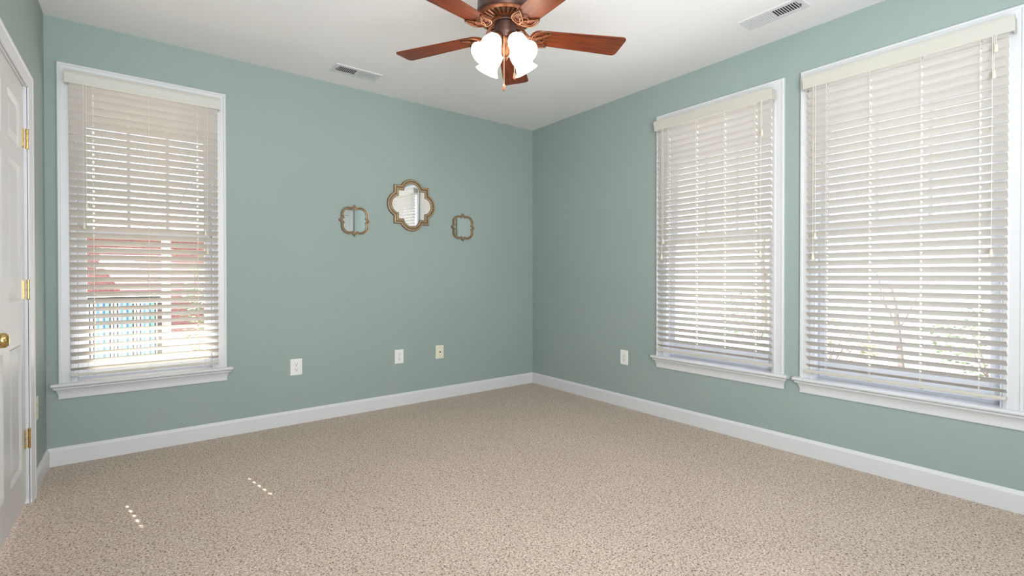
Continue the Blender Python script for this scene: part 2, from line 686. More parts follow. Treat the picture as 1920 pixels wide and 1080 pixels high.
def make_slat_mesh(w, holes):
    """one curved slat with routed cord slots; x along, y depth"""
    D, T = .050, .0028
    xs = [-w / 2]
    for h in holes:
        xs += [h - .004, h + .004]
    xs += [w / 2]
    ys = [-D / 2, -D / 2 + .0015, -.012, -.0085, .0085, .012, D / 2 - .0015, D / 2]
    bm_ = bmesh.new()

    def crown(y):
        return .0016 * (1 - (y / (D / 2)) ** 2)
    vd = {}

    def v(i, j, s):
        k = (i, j, s)
        if k not in vd:
            tt = T / 2 if 0 < j < len(ys) - 1 else T / 5
            vd[k] = bm_.verts.new((xs[i], ys[j], crown(ys[j]) + s * tt))
        return vd[k]
    nx, ny = len(xs) - 1, len(ys) - 1

    def gone(i, j):
        if i < 0 or j < 0 or i >= nx or j >= ny:
            return True
        return i % 2 == 1 and j == 3
    for i in range(nx):
        for j in range(ny):
            if gone(i, j):
                continue
            for s in (-1, 1):
                bm_.faces.new((v(i, j, s), v(i + 1, j, s), v(i + 1, j + 1, s), v(i, j + 1, s)))
            if gone(i - 1, j):
                bm_.faces.new((v(i, j, -1), v(i, j + 1, -1), v(i, j + 1, 1), v(i, j, 1)))
            if gone(i + 1, j):
                bm_.faces.new((v(i + 1, j, -1), v(i + 1, j + 1, -1), v(i + 1, j + 1, 1), v(i + 1, j, 1)))
            if gone(i, j - 1):
                bm_.faces.new((v(i, j, -1), v(i + 1, j, -1), v(i + 1, j, 1), v(i, j, 1)))
            if gone(i, j + 1):
                bm_.faces.new((v(i, j + 1, -1), v(i + 1, j + 1, -1), v(i + 1, j + 1, 1), v(i, j + 1, 1)))
    return bm_


def tassel_obj(parent, x, y, z):
    bm_ = bmesh.new()
    lathe(bm_, [(.0025, .012), (.005, .010), (.0055, 0), (.008, -.016), (.0085, -.022), (.006, -.026)], 12)
    t = obj('cord_tassel', bm_, M['tassel'], parent, smooth=40)
    t.location = (x, y, z)
    return t


def make_blind(label, loc, rot, x0, x1, ztop, zrail, holes, cords, theta=30, valx=None, routed=None, rise=5):
    """x0..x1 slat ends in the wall frame; cords: [(x, ztassel)]"""
    r = thing('window_blind', label, 'blind', loc, rot, 'horizontal slat blinds on the windows')
    YC = -.047
    vx0, vx1 = valx
    # valance with returns
    bm_ = bmesh.new()
    z0, z1 = ztop - .004, ztop + .068
    vp = [(-.066, z0), (-.0735, z0), (-.0755, z0 + .006), (-.0755, z0 + .016), (-.079, z0 + .034), (-.083, z0 + .05),
          (-.083, z0 + .062), (-.080, z1), (-.074, z1), (-.066, z1 - .01)]
    prism(bm_, vp, vx0, vx1)
    box(bm_, vx0, vx0 + .008, -.066, -.0205, z0, z1 - .01)
    box(bm_, vx1 - .008, vx1, -.066, -.0205, z0, z1 - .01)
    obj('valance', bm_, M['valance'], r, smooth=35)
    bm_ = bmesh.new()
    box(bm_, x0 + .004, x1 - .004, -.063, -.0215, ztop + .030, ztop + .060)
    obj('headrail', bm_, M['slat'], r)
    # slats
    xm = (x0 + x1) / 2
    hl = [h - xm for h in (routed or holes)]
    sb = make_slat_mesh(x1 - x0, hl)
    pitch = .0435
    zs_ = zrail + .034
    n = int((ztop + .014 - zs_) / pitch) + 1
    slat = None
    rnd = random.Random(int(abs(x0) * 1000))
    for k in range(n):
        if slat is None:
            slat = obj('slat', sb, M['slat'], r)
            s = slat
        else:
            s = slat.copy()
            COL.objects.link(s)
            s.parent = r
        z = zs_ + k * pitch
        frac = k / (n - 1)
        th = theta + rise * frac ** 1.2 + (4 * max(0, (frac - .85) / .15))
        if k == 0:
            th = theta * .72
        s.location = (xm, YC, z)
        s.rotation_euler = (R(-(th + rnd.uniform(-.5, .5))), R(rnd.uniform(-.03, .03)), 0)
    # bottom rail
    bm_ = bmesh.new()
    rp = [(-.027, -.004), (-.025, -.009), (.020, -.009), (.024, -.004), (.024, .004), (.020, .008), (-.024, .008), (-.027, .004)]
    prism(bm_, rp, x0 - .001, x1 + .001)
    rail = obj('bottom_rail', bm_, M['valance'], r, smooth=35)
    rail.location = (0, YC, zrail)
    rail.rotation_euler = (R(-8), 0, 0)
    for h in holes:
        bm_ = bmesh.new()
        box(bm_, h - .009, h + .009, -.012, .012, -.0125, -.0095)
        c = obj('rail_button', bm_, M['tassel'], rail, bevel=.002)
    # ladders: front and back string plus the lift cord through the slots
    ct, st = cos(R(theta)), sin(R(theta))
    for h in holes:
        bm_ = bmesh.new()
        yf, yb = YC - .0262 * ct - .0006, YC + .0262 * ct + .0006
        tube(bm_, [(h, yf, zrail - .002), (h, yf, ztop + .012)], .0009, 6)
        tube(bm_, [(h, yb, zrail - .002), (h, yb, ztop + .012)], .0009, 6)
        tube(bm_, [(h, YC, zrail), (h, YC, ztop + .012)], .0009, 6)
        obj('ladder_cord', bm_, M['cord'], r)
    for (cx, zt, dx) in cords:
        bm_ = bmesh.new()
        yy = YC - .033
        tube(bm_, [(cx, -.060, ztop + .02), (cx, yy, ztop - .005), (cx, yy, zt + .01)], .0012, 6)
        if dx:
            tube(bm_, [(cx + dx, -.060, ztop + .02), (cx + dx, yy, ztop - .005), (cx + dx, yy, zt + .13)], .0012, 6)
        c = obj('pull_cord', bm_, M['cord'], r)
        tassel_obj(c, cx, yy, zt)
        if dx:
            tassel_obj(c, cx + dx, yy, zt + .12)
    return r


make_blind('beige slat blind left of the mirrors, sunlight glowing at its foot', (0, 0, 0), 0,
           -3.543, -2.803, 2.218, .524, (-3.436, -3.174, -2.918), ((-3.477, 1.40, .012), (-2.866, 1.27, -.011)),
           theta=33, valx=(-3.560, -2.789), routed=(-3.436, -2.918), rise=6.5)
make_blind('white slat blind on the middle window, directly right of the room corner', (0, 0, 0), -pi / 2,
           1.566, 2.412, 2.218, .532, (1.665, 1.893, 2.104, 2.313), ((1.617, 1.25, .012), (2.355, 1.245, 0), (2.362, 2.02, 0)),
           theta=36, valx=(1.545, 2.425))
make_blind('widest-looking white slat blind at the right edge of the photo', (0, 0, 0), -pi / 2,
           2.619, 3.464, 2.218, .530, (2.723, 2.933, 3.152, 3.371), ((2.659, 1.22, .012), (3.414, 1.212, 0), (3.42, 2.04, .006)),
           theta=35.5, valx=(2.600, 3.487))


# ------------------------------------------------------------------ doors
def slab_with_panels(w, h, panels, t=.035):
    """door slab in wall frame; face at y=0, goes to +y; panels sunk then raised"""
    bm_ = bmesh.new()
    xs = sorted({0, w, *[p[0] for p in panels], *[p[1] for p in panels]})
    zs_ = sorted({0, h, *[p[2] for p in panels], *[p[3] for p in panels]})
    vd = {}

    def v(x, y, z):
        k = (round(x, 5), round(y, 5), round(z, 5))
        if k not in vd:
            vd[k] = bm_.verts.new((x, y, z))
        return vd[k]
    for y in (0, t):
        for i in range(len(xs) - 1):
            for j in range(len(zs_) - 1):
                a, b, c, d = xs[i], xs[i + 1], zs_[j], zs_[j + 1]
                if any(p[0] < (a + b) / 2 < p[1] and p[2] < (c + d) / 2 < p[3] for p in panels):
                    sg = 1 if y == 0 else -1
                    steps = [(0, 0), (.008, .004), (.016, .0105), (.024, .0105), (.052, .003), (.053, .003)]
                    ring = None
                    for o_, dd in steps:
                        q = [v(a + o_, y + sg * dd, c + o_), v(b - o_, y + sg * dd, c + o_),
                             v(b - o_, y + sg * dd, d - o_), v(a + o_, y + sg * dd, d - o_)]
                        if ring:
                            for k in range(4):
                                l = (k + 1) % 4
                                if len({ring[k], ring[l], q[l], q[k]}) == 4:
                                    bm_.faces.new((ring[k], ring[l], q[l], q[k]))
                        ring = q
                    bm_.faces.new(ring)
                else:
                    bm_.faces.new((v(a, y, c), v(b, y, c), v(b, y, d), v(a, y, d)))
    for (pa, pb) in (((0, 0), (w, 0)), ((w, 0), (w, h)), ((w, h), (0, h)), ((0, h), (0, 0))):
        pts = []
        if pa[0] == pb[0]:
            rng = zs_ if pa[1] < pb[1] else zs_[::-1]
            pts = [(pa[0], z) for z in rng]
        else:
            rng = xs if pa[0] < pb[0] else xs[::-1]
            pts = [(x, pa[1]) for x in rng]
        for p, q in zip(pts, pts[1:]):
            bm_.faces.new((v(p[0], 0, p[1]), v(q[0], 0, q[1]), v(q[0], t, q[1]), v(p[0], t, p[1])))
    return bm_


def make_door(name, loc, rot, x0, x1, ztop, recess, hinges=True, knob_left=True, cw=.062):
    """opening x0..x1 in the wall frame"""
    d = struct_root(name, loc, rot)
    bm_ = bmesh.new()
    cp = [(0, 0), (0, .014), (.003, .018), (.012, .0185), (.018, .014), (.026, .0125), (.03, .016), (.036, .0145), (.055, .010), (cw, .008), (cw, 0)]
    uframe(bm_, x0 - cw, x1 + cw, 0, ztop + cw, cp)
    obj('door_casing', bm_, M['trim'], d)
    bm_ = bmesh.new()
    box(bm_, x0 - .015, x0, -.002, TH, 0, ztop + .015)
    box(bm_, x1, x1 + .015, -.002, TH, 0, ztop + .015)
    box(bm_, x0 - .015, x1 + .015, -.0015, TH, ztop, ztop + .015)
    sy = recess + .037
    box(bm_, x0, x0 + .012, sy, sy + .03, 0, ztop)
    box(bm_, x1 - .012, x1, sy, sy + .03, 0, ztop)
    box(bm_, x0, x1, sy, sy + .03, ztop - .012, ztop)
    obj('door_jamb', bm_, M['trim'], d)
    w = x1 - x0 - .006
    zb = .018
    h = ztop - .004 - zb
    st = .09
    mull = .13
    pw = (w - st - .16 - mull) / 2
    # hinge side is x1 (right) when knob_left
    xr = w - st
    cols = ((xr - pw, xr), (xr - 2 * pw - mull, xr - pw - mull))
    rows = ((.19 - zb, .785 - zb), (.985 - zb, 1.61 - zb), (1.69 - zb, 1.905 - zb))
    pans = [(a, b, c, e) for a, b in cols for c, e in rows]
    s = obj('door_panel', slab_with_panels(w, h, pans), M['door'], d)
    s.location = (x0 + .003, recess, zb)
    # knob
    bm_ = bmesh.new()
    T = Matrix.Rotation(R(90), 4, 'X')
    lathe(bm_, [(.031, 0), (.031, .003), (.027, .007), (.012, .011), (.010, .024), (.014, .032), (.0235, .040), (.0275, .050),
                (.0265, .060), (.020, .068), (.010, .071)], 28, T)
    k = obj('door_knob', bm_, M['brass'], d, smooth=40)
    k.location = (x0 + .07, recess - .0005, .872)
    if hinges:
        for zc in (.315, 1.035, 1.762):
            bm_ = bmesh.new()
            for i in range(5):
                a = -.044 + i * .0178
                rr = .0062 if i % 2 else .0067
                lathe(bm_, [(rr, a), (rr, a + .0168)], 12, Matrix.Translation((x1 + .003, recess - .008 - .005, 0)))
            lathe(bm_, [(.003, -.049), (.007, -.047), (.0072, -.0445), (.005, -.044)], 12, Matrix.Translation((x1 + .003, recess - .013, 0)))
            lathe(bm_, [(.005, .0445), (.0072, .045), (.007, .048), (.003, .050)], 12, Matrix.Translation((x1 + .003, recess - .013, 0)))
            box(bm_, x1 - .034, x1 + .003, recess - .0035, recess - .0005, -.044, .0445)
            for zz in (-.03, 0, .03):
                lathe(bm_, [(.004, 0), (.004, .001), (.002, .0018)], 10,
                      Matrix.Translation((x1 - .018, recess - .0035, zz)) @ T)
            hg = obj('door_hinge', bm_, M['brass'], d, smooth=40)
            hg['label'] = 'polished brass hinge'
            hg.location = (0, 0, zc)
    return d


make_door('door_1', (LX, 0, 0), pi / 2, DL, DH, DZ, .012)
# room door behind the camera, seen only in the small left mirror
make_door('door_2', (0, RY, 0), pi, .115, .985, 2.24, .012, hinges=False, cw=.1)


# ------------------------------------------------------------------ mirrors
def quatrefoil_square(S, q, cpos, rad, n=14):
    """square of half size q with circular lobes of radius rad centred cpos out on each side; scale S"""
    pts = []
    half = math.sqrt(max(0, rad * rad - (q - cpos) ** 2))
    a0 = math.atan2(half, q - cpos)
    for side in range(4):
        ang = side * pi / 2
        cx_, cy_ = cpos * cos(ang), cpos * sin(ang)
        for k in range(n + 1):
            a = ang - a0 + 2 * a0 * k / n
            pts.append((cx_ + rad * cos(a), cy_ + rad * sin(a)))
        pts.append((q * (cos(ang) - sin(ang)), q * (sin(ang) + cos(ang))))
    return [(x * S, y * S) for x, y in pts]


def barbed_foil(S, c, rad, xt, tip, n=14):
    """four corner lobes (circle radius rad at (c,c)) with a pointed barb on each axis"""
    pts = []
    yj = c + math.sqrt(max(0, rad * rad - (c - xt) ** 2))
    a_start = math.atan2(xt - c, yj - c)         # joint near +x axis, mirrored
    for side in range(4):
        ang = side * pi / 2
        loc = [(tip, 0)]
        j0 = math.atan2(xt - c, yj - c)
        j1 = math.atan2(yj - c, xt - c)
        for k in range(n + 1):
            a = j0 + (j1 - j0) * k / n
            loc.append((c + rad * cos(a), c + rad * sin(a)))
        for x, y in loc:
            pts.append((x * cos(ang) - y * sin(ang), x * sin(ang) + y * cos(ang)))
    return [(x * S, y * S) for x, y in pts]


def make_mirror(label, loc, S, outer, inner, tilt=(0, 0)):
    r = thing('wall_mirror', label, 'mirror', loc, 0, 'bronze framed mirrors on the back wall')
    ws = [(0, 0), (0, .010), (.06, .016), (.20, .0195), (.36, .0185), (.46, .014), (.54, .0145), (.66, .018), (.80, .017), (.93, .011), (1, .006), (1, .003)]
    bm_ = bmesh.new()
    rings = []
    for t, d in ws:
        rings.append([bm_.verts.new((o_[0] * (1 - t) + i_[0] * t, -.0005 - d, o_[1] * (1 - t) + i_[1] * t)) for o_, i_ in zip(outer, inner)])
    n = len(outer)
    for ri, (a, b) in enumerate(zip(rings, rings[1:])):
        for k in range(n):
            l = (k + 1) % n
            f = bm_.faces.new((a[k], a[l], b[l], b[k]))
            f.material_index = 1 if ri in (0, 1, 4, 5, 9, 10) else 0
    obj('mirror_frame', bm_, [M['frame'], M['frame_dark']], r)
    bm_ = bmesh.new()
    tx, tz = tilt
    f0 = [bm_.verts.new((x * 1.04, -.007 + tx * x + tz * z, z * 1.04)) for x, z in inner]
    bm_.faces.new(f0)
    b0 = [bm_.verts.new((x * 1.04, -.001, z * 1.04)) for x, z in inner]
    for k in range(n):
        l = (k + 1) % n
        bm_.faces.new((f0[k], f0[l], b0[l], b0[k]))
    obj('mirror_glass', bm_, M['mirror'], r)
    return r


S0 = .2235
make_mirror('large quatrefoil mirror with square corners, middle of three', (-1.362, 0, 1.708), S0,
            quatrefoil_square(S0, .735, .49, .51), quatrefoil_square(S0, .53, .49, .315), tilt=(0, -.018))
S1 = .127
make_mirror('small barbed mirror left of the large one, showing a white door edge', (-1.858, 0, 1.543), S1,
            barbed_foil(S1, .36, .5, .19, 1.0), barbed_foil(S1, .33, .36, .12, .76), tilt=(0, 0))
make_mirror('small barbed mirror right of the large one, nearest the room corner', (-.846, 0, 1.550), S1,
            barbed_foil(S1, .36, .5, .19, 1.0), barbed_foil(S1, .33, .36, .12, .76), tilt=(0, 0))


# ------------------------------------------------------------------ wall plates
def make_plate(name, label, cat, loc, rot, w, h, kind, m, group=None):
    r = thing(name, label, cat, loc, rot, group)
    bm_ = bmesh.new()
    prof = [(0, .0005), (0, .003), (.004, .0055), (.005, .0055)]
    cols = []
    for o_, d in prof:
        cols.append([bm_.verts.new(p) for p in ((-w / 2 + o_, -d, -h / 2 + o_), (w / 2 - o_, -d, -h / 2 + o_), (w / 2 - o_, -d, h / 2 - o_), (-w / 2 + o_, -d, h / 2 - o_))])
    for a, b in zip(cols, cols[1:]):
        for k in range(4):
            l = (k + 1) % 4
            bm_.faces.new((a[k], a[l], b[l], b[k]))
    bm_.faces.new(cols[-1])
    bm_.faces.new(cols[0][::-1])
    obj('cover_plate', bm_, m, r)
    T = Matrix.Rotation(R(90), 4, 'X')
    if kind == 'duplex':
        for zc in (-.0195, .0195):
            bm_ = bmesh.new()
            pts = []
            for k in range(28):
                a = 2 * pi * k / 28
                x, z = .0172 * cos(a), .0172 * sin(a)
                z = max(-.0142, min(.0142, z))
                pts.append((x, z))
            f = [bm_.verts.new((x, -.0068, z)) for x, z in pts]
            g = [bm_.verts.new((x, -.005, z)) for x, z in pts]
            bm_.faces.new(f)
            for k in range(28):
                l = (k + 1) % 28
                bm_.faces.new((f[k], f[l], g[l], g[k]))
            rc = obj('receptacle', bm_, m, r)
            rc.location = (0, 0, zc)
            bm_ = bmesh.new()
            box(bm_, -.0078, -.0054, -.0072, -.0065, -.001, .0085)
            box(bm_, .0054, .0078, -.0072, -.0065, 0, .0078)
            lathe(bm_, [(.0034, .0066), (.0034, .0072)], 12, Matrix.Translation((0, 0, -.0082)) @ T)
            sl = obj('socket_slots', bm_, M['dark'], rc)
        bm_ = bmesh.new()
        lathe(bm_, [(.0032, .0052), (.0032, .0066), (.002, .0072)], 12, T)
        obj('plate_screw', bm_, M['screw'], r)
    elif kind == 'coax':
        bm_ = bmesh.new()
        lathe(bm_, [(.0062, .005), (.0062, .008), (.0046, .008), (.0046, .015)], 12, T, mi=0)
        obj('cable_connector', bm_, M['dark'], r)
        for zc in (-.042, .042):
            bm_ = bmesh.new()
            lathe(bm_, [(.0032, .0052), (.0032, .0064), (.002, .0070)], 12, T)
            sc = obj('plate_screw', bm_, M['screw'], r)
            sc.location = (0, 0, zc)
    return r


GO = 'duplex outlets on the walls'
make_plate('wall_outlet', 'white duplex outlet low on the back wall, nearest the window', 'outlet', (-2.300, 0, .423), 0, .083, .121, 'duplex', M['plate'], GO)
make_plate('wall_outlet', 'white duplex outlet low on the back wall beside the ivory cable plate', 'outlet', (-1.479, 0, .417), 0, .079, .119, 'duplex', M['plate'], GO)
make_plate('cable_plate', 'ivory wall plate with one dark cable jack in its centre', 'wall plate', (-1.090, 0, .420), 0, .080, .120, 'coax', M['almond'])
make_plate('wall_outlet', 'white duplex outlet on the right wall between corner and window', 'outlet', (0, -1.197, .416), -pi / 2, .081, .122, 'duplex', M['plate'], GO)
make_plate('wall_outlet', 'pale outlet plate on the left wall beside the door casing', 'outlet', (LX, -.373, .414), pi / 2, .118, .121, 'duplex', M['almond'], GO)


# ------------------------------------------------------------------ ceiling vents
def make_vent(label, x0, x1, y0, y1, along, dark_first):
    L = (x1 - x0) if along == 'x' else (y1 - y0)
    W = (y1 - y0) if along == 'x' else (x1 - x0)
    r = thing('ceiling_vent', label, 'vent', ((x0 + x1) / 2, (y0 + y1) / 2, H), 0 if along == 'x' else pi / 2, 'white ceiling registers')
    a, b = L / 2, W / 2
    ia, ib = a - .035, b - .032
    bm_ = bmesh.new()
    prof = [(0, 0), (0, -.003), (.004, -.0065), (.024, -.0065), (.030, -.0055), (.032, -.002)]
    cols = []
    for o_, z in prof:
        q = o_ * (.035 / .032)
        cols.append([bm_.verts.new(p) for p in ((-a + q, -b + o_, z), (a - q, -b + o_, z), (a - q, b - o_, z), (-a + q, b - o_, z))])
    for c, d in zip(cols, cols[1:]):
        for k in range(4):
            l = (k + 1) % 4
            bm_.faces.new((c[k], c[l], d[l], d[k]))
    obj('vent_frame', bm_, M['trim'], r)
    bm_ = bmesh.new()
    box(bm_, -ia - .002, ia + .002, -ib - .002, ib + .002, -.0012, -.0004)
    obj('vent_duct', bm_, M['duct'], r)
    bm_ = bmesh.new()
    n = 20
    for k in range(n):
        xc = -ia + (k + .5) * 2 * ia / n
        lean = (-1 if k < n / 2 else 1) * dark_first
        dx = .0030 * lean
        v_ = [bm_.verts.new(p) for p in ((xc - dx - .0024, -ib, -.0065), (xc - dx + .0024, -ib, -.0065), (xc + dx + .0012, -ib, -.0013), (xc + dx - .0012, -ib, -.0013))]
        w_ = [bm_.verts.new(v.co + Vector((0, 2 * ib, 0))) for v in v_]
        for i in range(4):
            j = (i + 1) % 4
            bm_.faces.new((v_[i], v_[j], w_[j], w_[i]))
        bm_.faces.new(v_[::-1])
        bm_.faces.new(w_)
    box(bm_, -.004, .004, -ib, ib, -.0068, -.0010)
    obj('vent_louvers', bm_, M['trim'], r)
    bm_ = bmesh.new()
    box(bm_, -ia - .012, -ia - .008, -.006, .006, -.012, -.0062)
    obj('damper_lever', bm_, M['duct'], r)
    return r


make_vent('white ceiling register near the back wall, left of the fan', -2.12, -1.78, -.381, -.229, 'x', -1)
make_vent('white ceiling register above the two right-hand windows', -.412, -.266, -2.717, -2.377, 'y', -1)

# ------------------------------------------------------------------ ceiling fan
HUBX, HUBY = -1.926, -2.103
AZ0 = math.atan2(RX.y, RX.x)           # image-right direction on the ground
fan = thing('ceiling_fan', 'five-blade cherry wood and bronze ceiling fan with lit shades', 'ceiling fan', (HUBX, HUBY, H), 0)


def fz(z):
    return z - H - (.034 if z < 2.5 else 0)


bm = bmesh.new()
lathe(bm, [(.03, fz(2.50)), (.062, fz(2.515)), (.078, fz(2.55)), (.082, fz(2.598)), (.082, fz(2.5995))], 40)
lathe(bm, [(.018, fz(2.44)), (.018, fz(2.51))], 20)
obj('ceiling_canopy', bm, M['bronze'], fan, smooth=40)
bm = bmesh.new()
lathe(bm, [(.118, fz(2.2835)), (.127, fz(2.284)), (.131, fz(2.290)), (.131, fz(2.300)), (.126, fz(2.308)), (.124, fz(2.345)), (.117, fz(2.385)), (.098, fz(2.42)),
           (.06, fz(2.440)), (.03, fz(2.447))], 48)
obj('motor_housing', bm, M['bronze'], fan, smooth=40)
# vented lower bowl with radial slots
bm = bmesh.new()
NS = 30
zb0, zb1 = 2.280, 2.268


def bowl(r_):
    t = (.125 - r_) / (.125 - .055)
    return zb0 - .008 * min(1, t * 3) - (zb0 - .008 - zb1) * max(0, t)


rr_ = [.126, .119, .112, .068, .060, .050]
for i in range(NS):
    a0 = 2 * pi * i / NS
    step = 2 * pi / NS
    angs = [a0, a0 + step * .25, a0 + step * .75, a0 + step]
    for j in range(len(rr_) - 1):
        for k in range(3):
            inset = .010 if (k == 1 and j == 2) else 0
            A, B_ = angs[k], angs[k + 1]
            r0, r1 = rr_[j], rr_[j + 1]
            q = [bm.verts.new((r * cos(a), r * sin(a), fz(bowl(r)) + inset)) for r, a in ((r0, A), (r0, B_), (r1, B_), (r1, A))]
            f = bm.faces.new(q)
            f.material_index = 1 if inset else 0
            if inset:
                o4 = [bm.verts.new((v.co.x, v.co.y, v.co.z - inset)) for v in q]
                for m_ in range(4):
                    n_ = (m_ + 1) % 4
                    bm.faces.new((q[m_], q[n_], o4[n_], o4[m_]))
bmesh.ops.remove_doubles(bm, verts=bm.verts, dist=.0001)
lathe(bm, [(.126, fz(2.2785)), (.126, fz(2.284))], 48, cap0=False, cap1=False)
obj('vented_bowl', bm, [M['bronze_hi'], M['dark']], fan)
bm = bmesh.new()
lathe(bm, [(.050, fz(2.290)), (.054, fz(2.272)), (.054, fz(2.262)), (.048, fz(2.258))], 32)
for k in range(10):
    T = Matrix.Rotation(2 * pi * k / 10, 4, 'Z')
    for p in ((.0535, -.011), ):
        v_ = [T @ Vector(c) for c in ((.053, -.013, fz(2.261)), (.0565, -.013, fz(2.261)), (.0565, .013, fz(2.261)), (.053, .013, fz(2.261)),
                                      (.053, -.013, fz(2.273)), (.0565, -.013, fz(2.273)), (.0565, .013, fz(2.273)), (.053, .013, fz(2.273)))]
        v_ = [bm.verts.new(c) for c in v_]
        for f in ((0, 3, 2, 1), (4, 5, 6, 7), (0, 1, 5, 4), (1, 2, 6, 5), (2, 3, 7, 6), (3, 0, 4, 7)):
            bm.faces.new([v_[i] for i in f])
obj('blade_flywheel', bm, M['bronze'], fan, smooth=30)
bm = bmesh.new()
lathe(bm, [(.040, fz(2.258)), (.048, fz(2.254)), (.048, fz(2.212)), (.046, fz(2.206)), (.040, fz(2.200)), (.036, fz(2.190))], 36)
obj('switch_housing', bm, M['bronze'], fan, smooth=40)
bm = bmesh.new()
lathe(bm, [(.030, fz(2.196)), (.031, fz(2.185)), (.024, fz(2.178)), (.020, fz(2.165)), (.018, fz(2.150)), (.021, fz(2.138)), (.021, fz(2.126)),
           (.016, fz(2.114)), (.008, fz(2.106)), (.009, fz(2.101)), (.004, fz(2.095))], 32)
obj('light_fitter', bm, M['bronze_hi'], fan, smooth=40)

ZB = 2.212       # blade plane before the hub drop
BLR = .557


def blade_outline():
    pts = []
    r0, r1 = .113, BLR
    w0, w1 = .050, .069
    # rounded root
    for k in range(11):
        a = pi / 2 + pi * k / 10
        pts.append((r0 + .035 + .035 * cos(a), w0 * sin(a)))
    c = .022
    for k in range(7):
        a = -pi / 2 + (pi / 2) * k / 6
        pts.append((r1 - c + c * cos(a), -w1 + c + c * sin(a)))
    for k in range(7):
        a = (pi / 2) * k / 6
        pts.append((r1 - c + c * cos(a) - .004, w1 - c + c * sin(a)))
    return pts


def blade_bm():
    bm_ = bmesh.new()
    pts = blade_outline()
    T = .0055
    lo = [bm_.verts.new((x, y, -T / 2)) for x, y in pts]
    hi = [bm_.verts.new((x, y, T / 2)) for x, y in pts]
    bm_.faces.new(lo[::-1])
    bm_.faces.new(hi)
    n = len(pts)
    for k in range(n):
        l = (k + 1) % n
        bm_.faces.new((lo[k], lo[l], hi[l], hi[k]))
    return bm_


def bracket_bm():
    """arm, two leaf loops and a ring lying under the blade root"""
    bm_ = bmesh.new()
    zt = -.0072
    for s in (-1, 1):
        for rr2, sc in ((.0042, 1.0), (.0024, .66)):
            loop = []
            base = Vector((.136, 0))
            ctrl = [(.121, 0), (.124, .028), (.138, .048), (.162, .056), (.198, .049), (.183, .030), (.163, .012), (.146, .001)]
            cx_, cy_ = sum(p[0] for p in ctrl) / 8, sum(p[1] for p in ctrl) / 8
            ctrl = [(cx_ + (p[0] - cx_) * sc, cy_ + (p[1] - cy_) * sc) for p in ctrl]
            n = len(ctrl)
            for i in range(n):           # closed Catmull-Rom
                p0, p1, p2, p3 = (Vector(ctrl[(i + d) % n]) for d in (-1, 0, 1, 2))
                for t in (0, .25, .5, .75):
                    q = .5 * ((2 * p1) + (-p0 + p2) * t + (2 * p0 - 5 * p1 + 4 * p2 - p3) * t * t + (-p0 + 3 * p1 - 3 * p2 + p3) * t ** 3)
                    loop.append((q.x, s * q.y, zt))
            tube(bm_, loop, rr2, 8, closed=True)
    ring = [(.160 + .019 * cos(2 * pi * k / 24), .020 * sin(2 * pi * k / 24), zt - .002) for k in range(24)]
    tube(bm_, ring, .0030, 8, closed=True)
    tube(bm_, [(.052, 0, .054), (.064, 0, .050), (.078, 0, .036), (.092, 0, .014), (.104, 0, .001), (.124, 0, -.007), (.143, 0, -.007)],
         [.0070, .0074, .0068, .0062, .0062, .0058, .003], 10)
    tube(bm_, [(.052, .015, .054), (.066, .012, .048), (.082, .006, .030), (.094, .001, .012)], .0032, 8)
    tube(bm_, [(.052, -.015, .054), (.066, -.012, .048), (.082, -.006, .030), (.094, -.001, .012)], .0032, 8)
    return bm_


blade0 = None
for k in range(5):
    ang = AZ0 + R(84.5 + 72 * k)
    if blade0 is None:
        b_ = blade0 = obj('fan_blade', blade_bm(), M['wood'], fan, bevel=.0015)
        br = br0 = obj('blade_bracket', bracket_bm(), M['bronze_hi'], b_, smooth=60)
    else:
        b_ = blade0.copy()
        COL.objects.link(b_)
        b_.parent = fan
        br = br0.copy()
        COL.objects.link(br)
        br.parent = b_
    b_.location = (0, 0, fz(ZB))
    b_.rotation_euler = (Matrix.Rotation(ang, 4, 'Z') @ Matrix.Rotation(R(-8), 4, 'X')).to_euler()

# lamp shades
shade_prof = [(.020, 0), (.026, -.006), (.034, -.018), (.040, -.034), (.0425, -.050), (.0415, -.066), (.0385, -.082), (.0385, -.092),
              (.044, -.108), (.053, -.122), (.056, -.126)]
shade0 = None
for k in range(4):
    ang = AZ0 + R(42 + 90 * k)
    T = (Matrix.Rotation(ang, 4, 'Z') @ Matrix.Translation((.050, 0, fz(2.180))) @ Matrix.Rotation(R(-40), 4, 'Y'))
    if shade0 is None:
        bm = bmesh.new()
        lathe(bm, shade_prof, 36, cap1=False)
        lathe(bm, [(r - .002, z - .001) for r, z in shade_prof], 36, cap1=False)
        shade0 = s_ = obj('lamp_shade', bm, M['shade'], fan, smooth=60)
        bm = bmesh.new()
        lathe(bm, [(.012, -.012), (.012, -.04), (.024, -.060), (.028, -.075), (.024, -.090), (.010, -.099)], 20)
        bulb0 = u_ = obj('light_bulb', bm, M['bulb'], s_, smooth=60)
        bm = bmesh.new()
        lathe(bm, [(.0235, -.004), (.0245, .006), (.020, .014), (.012, .018)], 24)
        tube(bm, [(0, 0, .014), (-.012, 0, .026), (-.030, 0, .024), (-.040, 0, .004)], .006, 8)
        cup0 = c_ = obj('shade_holder', bm, M['bronze_hi'], s_, smooth=50)
    else:
        s_ = shade0.copy()
        COL.objects.link(s_)
        s_.parent = fan
        for ch in (bulb0, cup0):
            c2 = ch.copy()
            COL.objects.link(c2)
            c2.parent = s_
    s_.matrix_local = T
    ld = bpy.data.lights.new('lamp_light', 'POINT')
    ld.energy = 2.1
    ld.color = (1, .74, .48)
    ld.shadow_soft_size = .03
    lo = bpy.data.objects.new('lamp_light', ld)
    COL.objects.link(lo)
    lo.parent = fan
    lo.matrix_local = T @ Matrix.Translation((0, 0, -.135))

